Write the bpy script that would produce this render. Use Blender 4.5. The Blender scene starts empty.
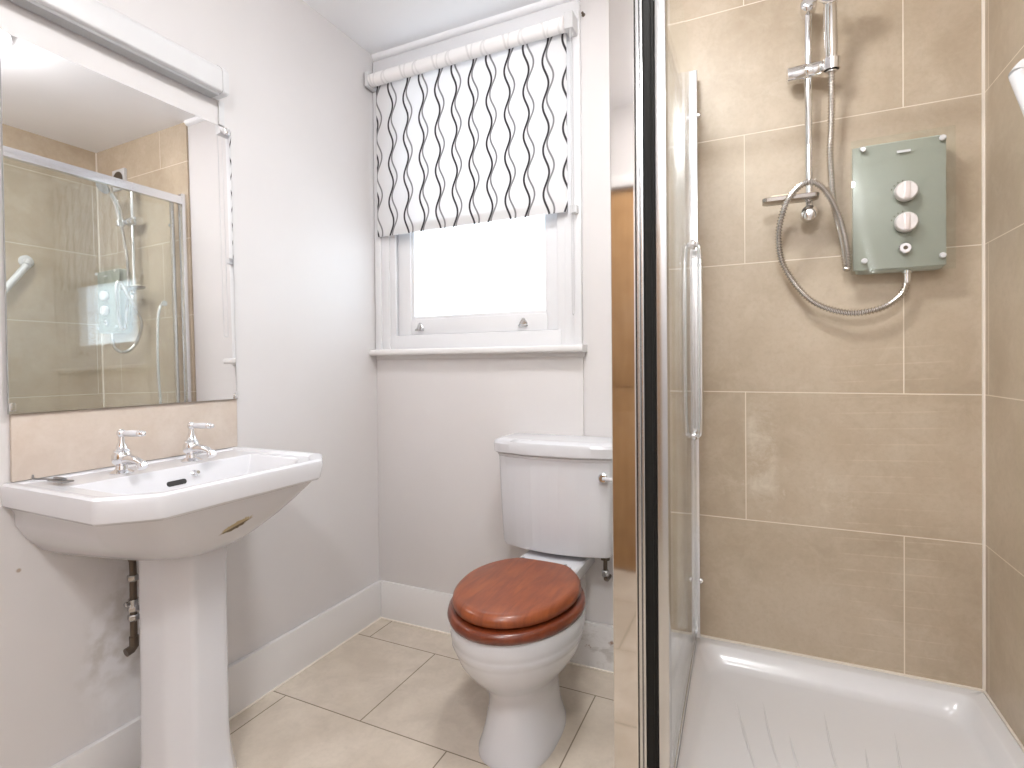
import bpy, bmesh, math, random
from mathutils import Vector, Matrix, Euler
random.seed(7)
S = bpy.context.scene
COL = S.collection
PI = math.pi

# ------------------------------------------------------------------ camera
YAW, PITCH, ROLL = .435782, -.0086445, -.0087535
FPX, CY = 535.39, 369.41
CAM = Vector((0, 0, 1.119))
s_, c_ = math.sin(YAW), math.cos(YAW)
Fv = Vector((-s_ * math.cos(PITCH), c_ * math.cos(PITCH), math.sin(PITCH)))
R0 = Vector((c_, s_, 0)); U0 = R0.cross(Fv)
Rv = R0 * math.cos(ROLL) + U0 * math.sin(ROLL)
Uv = U0 * math.cos(ROLL) - R0 * math.sin(ROLL)
cd = bpy.data.cameras.new('camera'); cam = bpy.data.objects.new('camera', cd); COL.objects.link(cam)
cam.matrix_world = Matrix(((Rv.x, Uv.x, -Fv.x, CAM.x), (Rv.y, Uv.y, -Fv.y, CAM.y), (Rv.z, Uv.z, -Fv.z, CAM.z), (0, 0, 0, 1)))
cd.sensor_width = 36; cd.lens = FPX * 36 / 1024; cd.shift_y = -(384 - CY) / 1024
cd.clip_start = .01; cd.clip_end = 100
S.camera = cam

# ------------------------------------------------------------------ sky, exposure
W = bpy.data.worlds.new('sky'); S.world = W; W.use_nodes = True
bg = W.node_tree.nodes['Background']
bg.inputs['Color'].default_value = (.80, .90, 1.0, 1); bg.inputs['Strength'].default_value = 1.7
S.view_settings.view_transform = 'Standard'; S.view_settings.look = 'None'
S.view_settings.gamma = 1; S.view_settings.use_curve_mapping = False
S.view_settings.exposure = 1.66
LAMP_POWER = 40.0
S.cycles.max_bounces = 14; S.cycles.diffuse_bounces = 8; S.cycles.glossy_bounces = 8
S.cycles.transmission_bounces = 8; S.cycles.transparent_max_bounces = 16
S.cycles.use_denoising = True
S.cycles.sample_clamp_indirect = 8

# ------------------------------------------------------------------ room numbers (metres; camera stands at x = y = 0)
XL, XR, YB, YF, ZC = -1.55, .563, 1.91, -.75, 2.49

# ------------------------------------------------------------------ helpers
class MB:
    def __init__(self): self.bm = bmesh.new()
    def _bevel(self, faces, w, seg=2):
        ed = list({e for f in faces for e in f.edges})
        bmesh.ops.bevel(self.bm, geom=ed, offset=w, segments=seg, profile=.6, affect='EDGES', clamp_overlap=True)
    def box(self, x0, x1, y0, y1, z0, z1, bev=0, seg=2, M=None):
        v = [self.bm.verts.new(p) for p in ((x0,y0,z0),(x1,y0,z0),(x1,y1,z0),(x0,y1,z0),(x0,y0,z1),(x1,y0,z1),(x1,y1,z1),(x0,y1,z1))]
        fs = [self.bm.faces.new([v[i] for i in q]) for q in ((3,2,1,0),(4,5,6,7),(0,1,5,4),(1,2,6,5),(2,3,7,6),(3,0,4,7))]
        if M is not None:
            for a in v: a.co = M @ a.co
        if bev: self._bevel(fs, bev, seg)
        return self
    def loft(self, rings, cap0=True, cap1=True, closed=True):
        R = [[self.bm.verts.new(p) for p in r] for r in rings]
        n = len(R[0])
        for a, b in zip(R, R[1:]):
            for i in range(n if closed else n - 1):
                j = (i + 1) % n
                self.bm.faces.new((a[i], a[j], b[j], b[i]))
        if cap0: self.bm.faces.new(R[0][::-1])
        if cap1: self.bm.faces.new(R[-1])
        return self
    def prism(self, poly, z0, z1, bev=0):
        a = [self.bm.verts.new((x, y, z0)) for x, y in poly]; b = [self.bm.verts.new((x, y, z1)) for x, y in poly]
        fs = [self.bm.faces.new(a[::-1]), self.bm.faces.new(b)]
        n = len(poly)
        for i in range(n): fs.append(self.bm.faces.new((a[i], a[(i+1)%n], b[(i+1)%n], b[i])))
        if bev: self._bevel(fs, bev)
        return self
    def lathe(self, prof, at=(0,0,0), axis=(0,0,1), n=28, cap=True):
        z = Vector(axis).normalized(); x = z.orthogonal().normalized(); y = z.cross(x); at = Vector(at)
        rings = [[at + z * h + (x * math.cos(2*PI*i/n) + y * math.sin(2*PI*i/n)) * r for i in range(n)] for r, h in prof]
        return self.loft(rings, cap, cap)
    def tube(self, pts, r, n=12, cap=True):
        pts = [Vector(p) for p in pts]; m = len(pts)
        rad = r if callable(r) else (lambda i: r)
        T = [(pts[min(i+1, m-1)] - pts[max(i-1, 0)]).normalized() for i in range(m)]
        u = T[0].orthogonal().normalized(); rings = []
        for i in range(m):
            u = (u - T[i] * u.dot(T[i])).normalized(); w = T[i].cross(u)
            rings.append([pts[i] + (u * math.cos(2*PI*k/n) + w * math.sin(2*PI*k/n)) * rad(i) for k in range(n)])
        return self.loft(rings, cap, cap)
    def ball(self, c, r, seg=16, sc=(1,1,1)):
        M = Matrix.Translation(c) @ Matrix.Diagonal((r*sc[0], r*sc[1], r*sc[2], 1))
        bmesh.ops.create_uvsphere(self.bm, u_segments=seg, v_segments=seg//2, radius=1, matrix=M)
        return self
    def build(self, name, mat, parent=None, ang=35, **props):
        bm = self.bm
        bmesh.ops.recalc_face_normals(bm, faces=bm.faces)
        lim = math.radians(ang)
        for f in bm.faces: f.smooth = True
        for e in bm.edges:
            e.smooth = e.is_boundary or len(e.link_faces) != 2 or e.calc_face_angle(0) < lim
        me = bpy.data.meshes.new(name); bm.to_mesh(me); bm.free()
        if mat: me.materials.append(mat)
        o = bpy.data.objects.new(name, me); COL.objects.link(o)
        if parent is not None:
            o.parent = parent
            o.matrix_parent_inverse = Matrix.Translation(-root_of(parent))
        for k, v in props.items(): o[k] = v
        return o

ORI = {}
def root_of(o):
    # the children are modelled in room coordinates; only Empties carry an offset of their own
    return ORI.get(o.name, Vector((0, 0, 0)))
def thing(name, loc, label, cat, group=None):
    o = bpy.data.objects.new(name, None); COL.objects.link(o); o.location = loc; o.empty_display_size = .1
    ORI[o.name] = Vector(loc)
    o['label'] = label; o['category'] = cat
    if group: o['group'] = group
    return o
def tag(o, label, cat, group=None):
    o['label'] = label; o['category'] = cat
    if group: o['group'] = group
    return o
def structure(o):
    o['kind'] = 'structure'; return o
def fillet(poly, r, n=4):
    out = []; m = len(poly); P = [Vector(p) for p in poly]
    rr = r if isinstance(r, (list, tuple)) else [r] * m
    for i in range(m):
        a, b, c = P[i-1], P[i], P[(i+1) % m]
        d0 = (a - b); d1 = (c - b); q = min(rr[i], d0.length * .45, d1.length * .45)
        p0 = b + d0.normalized() * q; p1 = b + d1.normalized() * q
        for k in range(n + 1):
            t = k / n; out.append(tuple(p0 * (1-t)**2 + b * 2*t*(1-t) + p1 * t*t))
    return out
def ell(cx, cy, a, b, z, n=56, pw=2.0, cut=None, cutn=None):
    out = []
    for i in range(n):
        t = 2 * PI * i / n; c, s = math.cos(t), math.sin(t)
        x = a * abs(c)**(2/pw) * (1 if c >= 0 else -1); y = b * abs(s)**(2/pw) * (1 if s >= 0 else -1)
        if cut is not None and y > cut: y = cut + (y - cut) * .12
        out.append((cx + x, cy + y, z))
    return out
def catmull(P, k=12):
    P = [Vector(p) for p in P]; out = []
    for i in range(len(P) - 1):
        p0 = P[i-1] if i else P[0]*2 - P[1]; p1, p2 = P[i], P[i+1]
        p3 = P[i+2] if i + 2 < len(P) else p2*2 - p1
        for j in range(k):
            t = j / k
            out.append(.5 * ((2*p1) + (p2-p0)*t + (2*p0-5*p1+4*p2-p3)*t*t + (3*p1-p0-3*p2+p3)*t**3))
    out.append(P[-1]); return out
def resample(P, step):
    out = [P[0]]; acc = 0
    for a, b in zip(P, P[1:]):
        L = (b - a).length; d = step - acc
        while d <= L:
            out.append(a + (b - a) * (d / L)); d += step
        acc = (acc + L) % step if L else acc
    return out

# ------------------------------------------------------------------ materials
def lin(r, g, b):
    f = lambda v: (v/255/12.92) if v/255 <= .04045 else ((v/255+.055)/1.055)**2.4
    return (f(r), f(g), f(b), 1)
class NT:
    def __init__(self, name):
        self.m = bpy.data.materials.new(name); self.m.use_nodes = True
        self.t = self.m.node_tree; self.b = self.t.nodes['Principled BSDF']
    def n(self, typ, **kw):
        x = self.t.nodes.new(typ)
        for k, v in kw.items():
            if k in x.inputs: self.set(x.inputs[k], v)
            else: setattr(x, k, v)
        return x
    def set(self, sock, v):
        if isinstance(v, bpy.types.NodeSocket): self.t.links.new(v, sock)
        else: sock.default_value = v
    def math(self, op, a, b=0.0, c=0.0, clamp=False):
        x = self.t.nodes.new('ShaderNodeMath'); x.operation = op; x.use_clamp = clamp
        for i, v in enumerate((a, b, c)): self.set(x.inputs[i], v)
        return x.outputs[0]
    def mix(self, fac, a, b, blend='MIX'):
        x = self.t.nodes.new('ShaderNodeMix'); x.data_type = 'RGBA'; x.blend_type = blend
        self.set(x.inputs[0], fac); self.set(x.inputs[6], a); self.set(x.inputs[7], b)
        return x.outputs[2]
    def ramp(self, fac, p0, p1, v0=0.0, v1=1.0):
        x = self.t.nodes.new('ShaderNodeMapRange'); x.clamp = True
        self.set(x.inputs[0], fac)
        for i, v in enumerate((p0, p1, v0, v1)): x.inputs[i+1].default_value = v
        return x.outputs[0]
    def pos(self):
        return self.n('ShaderNodeTexCoord').outputs['Object']
    def xyz(self, v):
        x = self.n('ShaderNodeSeparateXYZ'); self.set(x.inputs[0], v); return x.outputs
    def vec(self, x=0.0, y=0.0, z=0.0):
        c = self.n('ShaderNodeCombineXYZ')
        for i, v in enumerate((x, y, z)): self.set(c.inputs[i], v)
        return c.outputs[0]
    def noise(self, vec, scale, detail=4.0, rough=.55, dist=0.0):
        x = self.n('ShaderNodeTexNoise'); self.set(x.inputs['Vector'], vec)
        x.inputs['Scale'].default_value = scale; x.inputs['Detail'].default_value = detail
        x.inputs['Roughness'].default_value = rough; x.inputs['Distortion'].default_value = dist
        return x.outputs['Fac']
    def bump(self, h, strength=.2, dist=.002):
        x = self.n('ShaderNodeBump'); self.set(x.inputs['Height'], h)
        x.inputs['Strength'].default_value = strength; x.inputs['Distance'].default_value = dist
        self.t.links.new(x.outputs[0], self.b.inputs['Normal'])
    def p(self, **kw):
        names = dict(base='Base Color', rough='Roughness', metal='Metallic', spec='Specular IOR Level', coat='Coat Weight', coatr='Coat Roughness')
        for k, v in kw.items(): self.set(self.b.inputs[names[k]], v)
        return self

def simple(name, col, rough=.5, metal=0.0, coat=0.0, spec=.5):
    return NT(name).p(base=col, rough=rough, metal=metal, coat=coat, coatr=.12, spec=spec).m

def paint(name, col, rough=.55):
    t = NT(name); q = t.pos()
    n = t.noise(q, 2.2, 3); f = t.noise(q, 260, 2)
    t.p(base=t.mix(t.ramp(n, .35, .7), col, tuple(c * .965 for c in col[:3]) + (1,)), rough=rough)
    t.bump(f, .05, .001); return t.m
M_WALL = paint('wall_paint', (.635, .61, .605, 1))
M_CEIL = paint('ceiling_paint', (.88, .89, .915, 1), .7)
M_GLOSS = paint('white_gloss_paint', (.70, .685, .68, 1), .3)
M_TRIMW = simple('white_eggshell', (.83, .82, .81, 1), .35)
M_SASH = simple('white_sash_paint', (.70, .70, .715, 1), .3)
M_CERAMIC = simple('white_ceramic', (.61, .61, .635, 1), .22, coat=.25)
M_ACRYL = simple('white_acrylic', (.71, .70, .71, 1), .22, coat=.3)
M_CHROME = simple('chrome', (.82, .82, .83, 1), .09, 1)
M_ALU = simple('polished_aluminium', (.64, .615, .59, 1), .05, 1)
M_SATIN = simple('satin_aluminium', (.56, .56, .56, 1), .25, 1)
M_RAIL = simple('bright_satin_aluminium', (.80, .80, .81, 1), .25, 1)
M_DARKMET = simple('dark_aged_metal', (.14, .11, .085, 1), .45, .7)
M_SEAL = simple('black_rubber', (.012, .0115, .010, 1), .7, spec=.2)
M_PLASTIC = simple('white_plastic', (.60, .60, .61, 1), .3)
M_GREYPL = simple('grey_diffuser_plastic', (.36, .36, .365, 1), .5)
M_SILV = simple('silver_plastic', (.72, .68, .67, 1), .3, .35)
M_DARK = simple('dark_opening', (.03, .03, .03, 1), .5)
M_MIRROR = simple('mirror_silver', (.90, .90, .905, 1), .004, 1)
M_EDGE = simple('mirror_edge', (.30, .30, .29, 1), .3)
M_GROUT = simple('white_sealant', (.80, .74, .66, 1), .4)
M_FROST = simple('grey_green_backing', lin(158, 159, 149), .3, coat=.2)

def tiles(name, a, b, off_a, off_b, bw, bh, c1, c2, c3, grout, ms, rough, mode):
    t = NT(name); q = t.pos(); X = t.xyz(q)
    u = t.math('ADD', X[a], off_a); v = t.math('ADD', X[b], off_b)
    br = t.n('ShaderNodeTexBrick'); t.set(br.inputs['Vector'], t.vec(u, v, 0.0))
    br.offset = .5; br.offset_frequency = 2; br.squash = 1; br.squash_frequency = 2
    for k, val in dict(Scale=1.0, **{'Mortar Size': ms, 'Mortar Smooth': .15, 'Bias': 0.0, 'Brick Width': bw, 'Row Height': bh}).items(): br.inputs[k].default_value = val
    br.inputs['Color1'].default_value = (0, 0, 0, 1); br.inputs['Color2'].default_value = (1, 1, 1, 1); br.inputs['Mortar'].default_value = (.5, .5, .5, 1)
    big = t.noise(q, 2.6, 5, .6, .4); med = t.noise(q, 11, 6, .65, .6); fine = t.noise(q, 70, 5, .7)
    col = t.mix(t.ramp(big, .36, .66), c1, c2)
    col = t.mix(t.math('MULTIPLY', t.ramp(med, .45, .72), .5), col, c3)
    col = t.mix(t.math('MULTIPLY', t.ramp(fine, .45, .75), .28), col, tuple(x * .82 for x in c1[:3]) + (1,))
    tone = t.math('MULTIPLY_ADD', br.outputs['Color'], .05, .975)
    mul = t.n('ShaderNodeVectorMath', operation='SCALE'); t.set(mul.inputs[0], col); t.set(mul.inputs['Scale'], tone)
    col = mul.outputs[0]
    if mode == 'wall':
        # pale scuffs and drag lines worn into the tile glaze
        sc = t.noise(t.vec(t.math('MULTIPLY', X[a], 9.0), t.math('MULTIPLY', X[b], 9.0), 3.0), 1.6, 7, .75, .3)
        dx = t.math('SUBTRACT', X[a], .07); dz = t.math('SUBTRACT', X[b], .70)
        d = t.math('SQRT', t.math('ADD', t.math('MULTIPLY', t.math('MULTIPLY', dx, dx), 9.0), t.math('MULTIPLY', t.math('MULTIPLY', dz, dz), 40.0)))
        msk = t.math('MULTIPLY', t.ramp(sc, .52, .66), t.ramp(d, .2, .75, 1, 0))
        dx2 = t.math('ABSOLUTE', t.math('SUBTRACT', X[a], .0)); dz2 = t.math('ABSOLUTE', t.math('SUBTRACT', X[b], .82))
        m2 = t.math('MULTIPLY', t.math('MULTIPLY', t.ramp(dx2, .03, .055, 1, 0), t.ramp(dz2, .1, .2, 1, 0)), t.ramp(sc, .40, .62))
        col = t.mix(t.math('MULTIPLY', t.math('MAXIMUM', msk, m2), .55), col, (.72, .66, .55, 1))
        wv = t.math('FRACT', t.math('MULTIPLY', t.math('ADD', X[b], t.math('MULTIPLY', X[a], -.05)), 21.0))
        ln = t.math('MULTIPLY', t.ramp(wv, .9, .98), t.ramp(t.math('ABSOLUTE', t.math('SUBTRACT', X[a], .34)), .1, .16, 1, 0))
        ln = t.math('MULTIPLY', t.math('MULTIPLY', ln, t.ramp(X[b], 1.22, 1.12)), t.ramp(med, .35, .6))
        col = t.mix(t.math('MULTIPLY', ln, .3), col, (.70, .58, .44, 1))
    gfac = br.outputs['Fac']
    col = t.mix(gfac, col, grout)
    t.p(base=col, rough=t.math('MULTIPLY_ADD', gfac, .4, rough))
    t.bump(t.math('SUBTRACT', 1.0, gfac), .35, .0012)
    return t.m
TC1, TC2, TC3, TG = (.42, .335, .24, 1), (.52, .43, .325, 1), (.57, .49, .385, 1), (.74, .665, .56, 1)
M_TILE_B = tiles('shower_tile_back', 0, 2, .047 + .85*10, -.194 + .418*10, .85, .4175, TC1, TC2, TC3, TG, .0016, .42, 'wall')
M_TILE_R = tiles('shower_tile_side', 1, 2, .25 + .85*10, -.194 + .418*10, .85, .4175, TC1, TC2, TC3, TG, .0016, .42, 'side')
M_FLOOR = tiles('floor_tile', 0, 1, .832 + .64*10, -1.315 + .4295*10, .64, .4295, (.50, .43, .35, 1), (.63, .555, .47, 1), (.41, .35, .285, 1), (.20, .16, .115, 1), .0022, .35, 'floor')

def splash():
    t = NT('splashback_stone'); q = t.pos()
    a = t.noise(q, 9, 6, .65, .5); b = t.noise(q, 55, 5, .7)
    col = t.mix(t.ramp(a, .38, .66), (.54, .455, .385, 1), (.60, .525, .46, 1))
    col = t.mix(t.math('MULTIPLY', t.ramp(b, .48, .7), .25), col, (.47, .385, .315, 1))
    t.p(base=col, rough=.35); return t.m
M_SPLASH = splash()

def wood(name, c1, c2, c3, rough, coat, sx=1.0):
    t = NT(name); q = t.pos(); X = t.xyz(q)
    st = t.vec(t.math('MULTIPLY', X[0], 26.0), t.math('MULTIPLY', X[1], 4.0), t.math('MULTIPLY', X[2], 4.0)) if sx == 1.0 else t.vec(t.math('MULTIPLY', X[0], 26.0), X[1], t.math('MULTIPLY', X[2], 1.6))
    g = t.noise(st, 1.6, 6, .6, .6); k = t.noise(q, 9, 3, .5)
    col = t.mix(t.ramp(g, .36, .68), c1, c2)
    col = t.mix(t.math('MULTIPLY', t.ramp(k, .45, .75), .6), col, c3)
    t.p(base=col, rough=rough, coat=coat, coatr=.12); return t.m
M_WOOD = wood('mahogany', (.18, .038, .010, 1), (.30, .074, .018, 1), (.15, .034, .013, 1), .36, .15)
M_WOODD = wood('mahogany_dark', (.12, .022, .007, 1), (.18, .036, .010, 1), (.10, .02, .008, 1), .3, .25)  # darker tones of the lid's mahogany, used on the seat ring
M_DOOR = wood('oak_door', (.36, .20, .085, 1), (.44, .26, .12, 1), (.32, .17, .07, 1), .4, .2, 2)

def glass(name, tint, refl=1.0):
    t = NT(name); t.t.nodes.remove(t.b); out = t.t.nodes['Material Output']
    tr = t.n('ShaderNodeBsdfTransparent'); tr.inputs[0].default_value = tint
    gl = t.n('ShaderNodeBsdfGlossy'); gl.inputs['Roughness'].default_value = .01; gl.inputs['Color'].default_value = (1, 1, 1, 1)
    lw = t.n('ShaderNodeLayerWeight'); lw.inputs['Blend'].default_value = .5
    fr = t.math('MULTIPLY_ADD', t.math('POWER', lw.outputs['Facing'], 5.0), .9, .06)
    mx = t.n('ShaderNodeMixShader')
    t.set(mx.inputs[0], t.math('MULTIPLY', fr, refl, clamp=True)); t.t.links.new(tr.outputs[0], mx.inputs[1]); t.t.links.new(gl.outputs[0], mx.inputs[2])
    t.t.links.new(mx.outputs[0], out.inputs[0]); return t.m
M_GLASS = glass('clear_glass', (.965, .98, .972, 1), .8)
M_PANE = glass('window_glass', (.95, .96, .96, 1), .6)

def blind_fabric(roll=False):
    t = NT('blind_fabric_roll' if roll else 'blind_fabric'); t.t.nodes.remove(t.b); out = t.t.nodes['Material Output']
    X = t.xyz(t.pos()); x = X[0]; z = X[2]
    SP, P, A = .0795, .166, .0118
    u = t.math('DIVIDE', t.math('ADD', x, 1.4355 + SP*20), SP)
    k = t.math('FLOOR', t.math('ADD', u, .5))
    par = t.math('MODULO', k, 2.0)
    xr = t.math('MULTIPLY', t.math('SUBTRACT', u, k), SP)
    zz = t.math('MULTIPLY', t.math('SUBTRACT', z, 1.70), 2*PI/P)
    ph = t.math('ADD', zz, t.math('MULTIPLY', par, 2.6))
    def line(off, lag, amp, w):
        cx = t.math('MULTIPLY_ADD', t.math('SINE', t.math('ADD', ph, lag)), amp, off)
        sl = t.math('MULTIPLY', t.math('COSINE', t.math('ADD', ph, lag)), amp * 2*PI/P)
        nrm = t.math('SQRT', t.math('MULTIPLY_ADD', sl, sl, 1.0))
        d = t.math('DIVIDE', t.math('ABSOLUTE', t.math('SUBTRACT', xr, cx)), nrm)
        return t.ramp(d, w*.7, w*1.3, 1, 0)
    l1 = line(-.0075, 0.0, A, .0042); l2 = line(.0105, -.9, A * 1.15, .0036)
    m = t.math('MAXIMUM', l1, t.math('MULTIPLY', l2, .72))
    if roll: m = t.math('MULTIPLY', m, .16)
    col = t.mix(m, (.84, .835, .84, 1), (.065, .06, .065, 1))
    df = t.n('ShaderNodeBsdfDiffuse'); t.set(df.inputs[0], col)
    tl = t.n('ShaderNodeBsdfTranslucent'); t.set(tl.inputs[0], col)
    mx = t.n('ShaderNodeMixShader'); mx.inputs[0].default_value = .0 if roll else .35
    t.t.links.new(df.outputs[0], mx.inputs[1]); t.t.links.new(tl.outputs[0], mx.inputs[2]); t.t.links.new(mx.outputs[0], out.inputs[0])
    return t.m
M_FAB, M_FABROLL = blind_fabric(), blind_fabric(True)

def emis(name, col, st):
    t = NT(name); t.p(base=(.8, .8, .8, 1))
    t.b.inputs['Emission Color'].default_value = col; t.b.inputs['Emission Strength'].default_value = st
    return t.m

def dirty_base():
    t = NT('stained_skirting_paint'); q = t.pos(); X = t.xyz(q)
    n = t.noise(t.vec(t.math('MULTIPLY', X[0], 1.0), 0.0, t.math('MULTIPLY', X[2], 2.2)), 11, 4, .6, .4)
    n2 = t.noise(q, 31, 4, .6)
    area = t.ramp(X[0], -.78, -.66)
    m = t.math('MULTIPLY', t.ramp(n, .52, .66), area)
    col = t.mix(t.math('MULTIPLY', m, .6), (.69, .675, .67, 1), (.38, .35, .32, 1))
    m2 = t.math('MULTIPLY', t.ramp(n2, .66, .72), area)
    col = t.mix(t.math('MULTIPLY', m2, .8), col, (.22, .10, .03, 1))
    t.p(base=col, rough=.4); return t.m
M_DIRTY = dirty_base()

def stained_wall():
    # the left wall, with the bare crumbly plaster and grime round the pipes behind the pedestal
    t = NT('left_wall_paint'); q = t.pos(); X = t.xyz(q)
    n = t.noise(q, 2.2, 3)
    base = t.mix(t.ramp(n, .35, .7), (.635, .615, .615, 1), (.615, .595, .59, 1))
    dy = t.math('SUBTRACT', X[1], .865); dz = t.math('SUBTRACT', X[2], .36)
    d = t.math('SQRT', t.math('ADD', t.math('MULTIPLY', t.math('MULTIPLY', dy, dy), 60.0), t.math('MULTIPLY', t.math('MULTIPLY', dz, dz), 12.0)))
    w = t.noise(t.vec(t.math('MULTIPLY', X[1], 3.0), t.math('MULTIPLY', X[2], 1.2), 0.0), 7, 5, .6)
    d = t.math('ADD', d, t.math('MULTIPLY_ADD', w, .9, -.45))
    m = t.ramp(d, .55, .95, 1, 0)
    g = t.noise(q, 22, 4, .5)
    st = t.mix(t.ramp(g, .40, .62), (.70, .70, .72, 1), (.40, .37, .33, 1))
    st = t.mix(t.math('MULTIPLY', t.ramp(X[2], .34, .26), .8), st, (.80, .80, .81, 1))
    base = t.mix(t.math('MULTIPLY', m, .5), base, st)
    ddy = t.math('SUBTRACT', X[1], .632); ddz = t.math('SUBTRACT', X[2], .656)
    dot = t.ramp(t.math('SQRT', t.math('ADD', t.math('MULTIPLY', ddy, ddy), t.math('MULTIPLY', ddz, ddz))), .003, .006, 1, 0)
    base = t.mix(t.math('MULTIPLY', dot, .7), base, (.3, .2, .12, 1))
    t.p(base=base, rough=.5); return t.m
M_LWALL = stained_wall()

# ------------------------------------------------------------------ room shell
T = .12
structure(MB().box(XL - T, XR + T, YF - T, YB + T, -.1, 0).build('floor', M_FLOOR))
structure(MB().box(XL - T, XR + T, YF - T, YB + T, ZC, ZC + .1).build('ceiling', M_CEIL))
structure(MB().box(XL - T, XL, YF - T, YB + T, 0, ZC).build('wall_left', M_LWALL))
# window opening in the back wall
WX0, WX1, WZ0, WZ1 = -1.475, -.665, 1.20, 2.40
PB = YB + .004
b = MB()
b.box(XL, WX0, PB, YB + T, 0, ZC).box(WX1, XR + T, PB, YB + T, 0, ZC).box(WX0, WX1, PB, YB + T, 0, WZ0).box(WX0, WX1, PB, YB + T, WZ1, ZC)
structure(b.build('wall_back', M_WALL))
structure(MB().box(-.278, XR, YB - .006, YB + .003, 0, ZC).build('wall_back_tiled', M_TILE_B))
structure(MB().box(XR, XR + T, .96, YB + .004, 0, ZC).build('wall_right_tiled', M_TILE_R))
structure(MB().box(XR, XR + T, YF - T, .96, 0, ZC).build('wall_right', M_WALL))
# wall behind the camera, with its oak door
DX0, DX1, DZ = -1.22, -.42, 2.06
b = MB()
b.box(XL, DX0, YF - T, YF, 0, ZC).box(DX1, XR, YF - T, YF, 0, ZC).box(DX0, DX1, YF - T, YF, DZ, ZC)
structure(b.build('wall_front', M_WALL))
d1 = structure(MB().box(DX0 + .003, DX1 - .003, YF - .06, YF - .015, .005, DZ - .003, .003).build('door_1', M_DOOR))
b = MB()
for x0, x1 in ((DX0 + .11, -.85), (-.79, DX1 - .11)):
    for z0, z1 in ((.16, .86), (1.0, DZ - .12)):
        b.box(x0, x1, YF - .017, YF - .009, z0, z1, .004)
b.build('door_panel', M_DOOR, d1)
h = MB().tube([(-1.17, YF - .015, 1.0), (-1.17, YF + .04, 1.0), (-1.14, YF + .045, 1.0), (-1.05, YF + .045, 1.0)], .008).lathe([(.024, 0), (.024, .006), (.018, .008)], (-1.17, YF - .015, 1.0), (0, 1, 0))
h.build('door_handle', M_CHROME, d1)
b = MB()
b.box(DX0 - .06, DX0, YF, YF + .015, 0, DZ + .06, .003).box(DX1, DX1 + .06, YF, YF + .015, 0, DZ + .06, .003).box(DX0, DX1, YF, YF + .015, DZ, DZ + .06, .003)
structure(b.build('trim_1', M_GLOSS))
# skirting boards
BH = .166
b = MB(); b.box(XL, XL + .016, YF, YB, 0, BH, .004); structure(b.build('baseboard_left', M_GLOSS))
b = MB(); b.box(XL + .016, -.30, YB - .014, PB, 0, BH, .004); structure(b.build('baseboard_back', M_DIRTY))
b = MB().box(XL + .014, XL + .020, YF, YB - .012, 0, .006, .002).box(XL + .016, -.30, YB - .019, YB - .013, 0, .006, .002)
structure(b.build('trim_2', M_GROUT))
# coving along the window wall, and a thin bead along the left wall
rings = []
for xx in (XL, -.278):
    prof = [(PB, ZC), (PB, ZC - .022)] + [(PB - .022 * math.sin(a), ZC - .022 * math.cos(a)) for a in [PI/2 * k / 8 for k in range(1, 8)]] + [(PB - .022, ZC)]
    rings.append([(xx, y, z) for y, z in prof])
structure(MB().loft(rings).build('trim_3', M_CEIL))
# apron panel under the window
structure(MB().box(XL + .001, -.597, YB - .006, PB, BH, 1.165, .002).build('trim_4', M_WALL))
# sealant in the shower corner and round the tray
b = MB().box(XR - .006, XR, YB - .012, YB - .005, .2, ZC).box(-.245, XR - .003, YB - .0115, YB - .005, .193, .2005, .002)  .box(XR - .006, XR, 1.06, YB - .006, .193, .2005, .002)
structure(b.build('trim_5', M_GROUT))

# ------------------------------------------------------------------ window (sash), sill
w1 = structure(bpy.data.objects.new('window_1', None)); COL.objects.link(w1)
b = MB()
FY = YB - .016
for x0, x1, y in ((XL + .004, XL + .035, FY), (XL + .035, -1.475, YB - .008), (-1.475, -1.444, YB - .002)):
    b.box(x0, x1, y, PB + .004, 1.19, 2.44, .003)
for x0, x1, y in ((-.628, -.598, FY), (-.665, -.628, YB - .008), (-.697, -.665, YB - .002)):
    b.box(x0, x1, y, PB + .004, 1.19, 2.44, .003)
b.box(-1.46, -.68, YB - .005, YB + .03, 1.19, 1.25, .003)
b.box(-1.542, -.6, FY - .003, YB + .03, 2.385, 2.455, .003)
# reveal linings
b.box(-1.475, -1.45, YB, YB + .118, 1.2, 2.4).box(-.69, -.665, YB, YB + .118, 1.2, 2.4).box(-1.475, -.665, YB, YB + .118, 1.195, 1.245)
b.build('window_frame', M_SASH, w1)
sash = MB()
SY0, SY1 = YB + .018, YB + .055
sash.box(-1.447, -1.380, SY0, SY1, 1.252, 1.80, .004).box(-.745, -.697, SY0, SY1, 1.252, 1.80, .004)
sash.box(-1.380, -.745, SY0, SY1, 1.252, 1.318, .004).box(-1.380, -.745, SY0, SY1, 1.765, 1.80, .003)
# glazing beads
sash.box(-1.381, -1.366, SY0 + .008, SY1 - .008, 1.318, 1.765, .003).box(-.757, -.744, SY0 + .008, SY1 - .008, 1.318, 1.765, .003).box(-1.366, -.757, SY0 + .008, SY1 - .008, 1.317, 1.332, .003)
sash.build('lower_sash', M_SASH, w1)
up = MB(); UY0, UY1 = YB + .062, YB + .098
up.box(-1.447, -1.395, UY0, UY1, 1.76, 2.40, .004).box(-.745, -.697, UY0, UY1, 1.76, 2.40, .004).box(-1.395, -.745, UY0, UY1, 1.76, 1.80, .004).box(-1.395, -.745, UY0, UY1, 2.34, 2.40, .004)
up.build('upper_sash', M_SASH, w1)
MB().box(-1.375, -.75, YB + .034, YB + .038, 1.322, 1.77).build('lower_pane', M_PANE, w1)
MB().box(-1.40, -.74, YB + .078, YB + .082, 1.79, 2.35).build('upper_pane', M_PANE, w1)
sl = MB()
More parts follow.
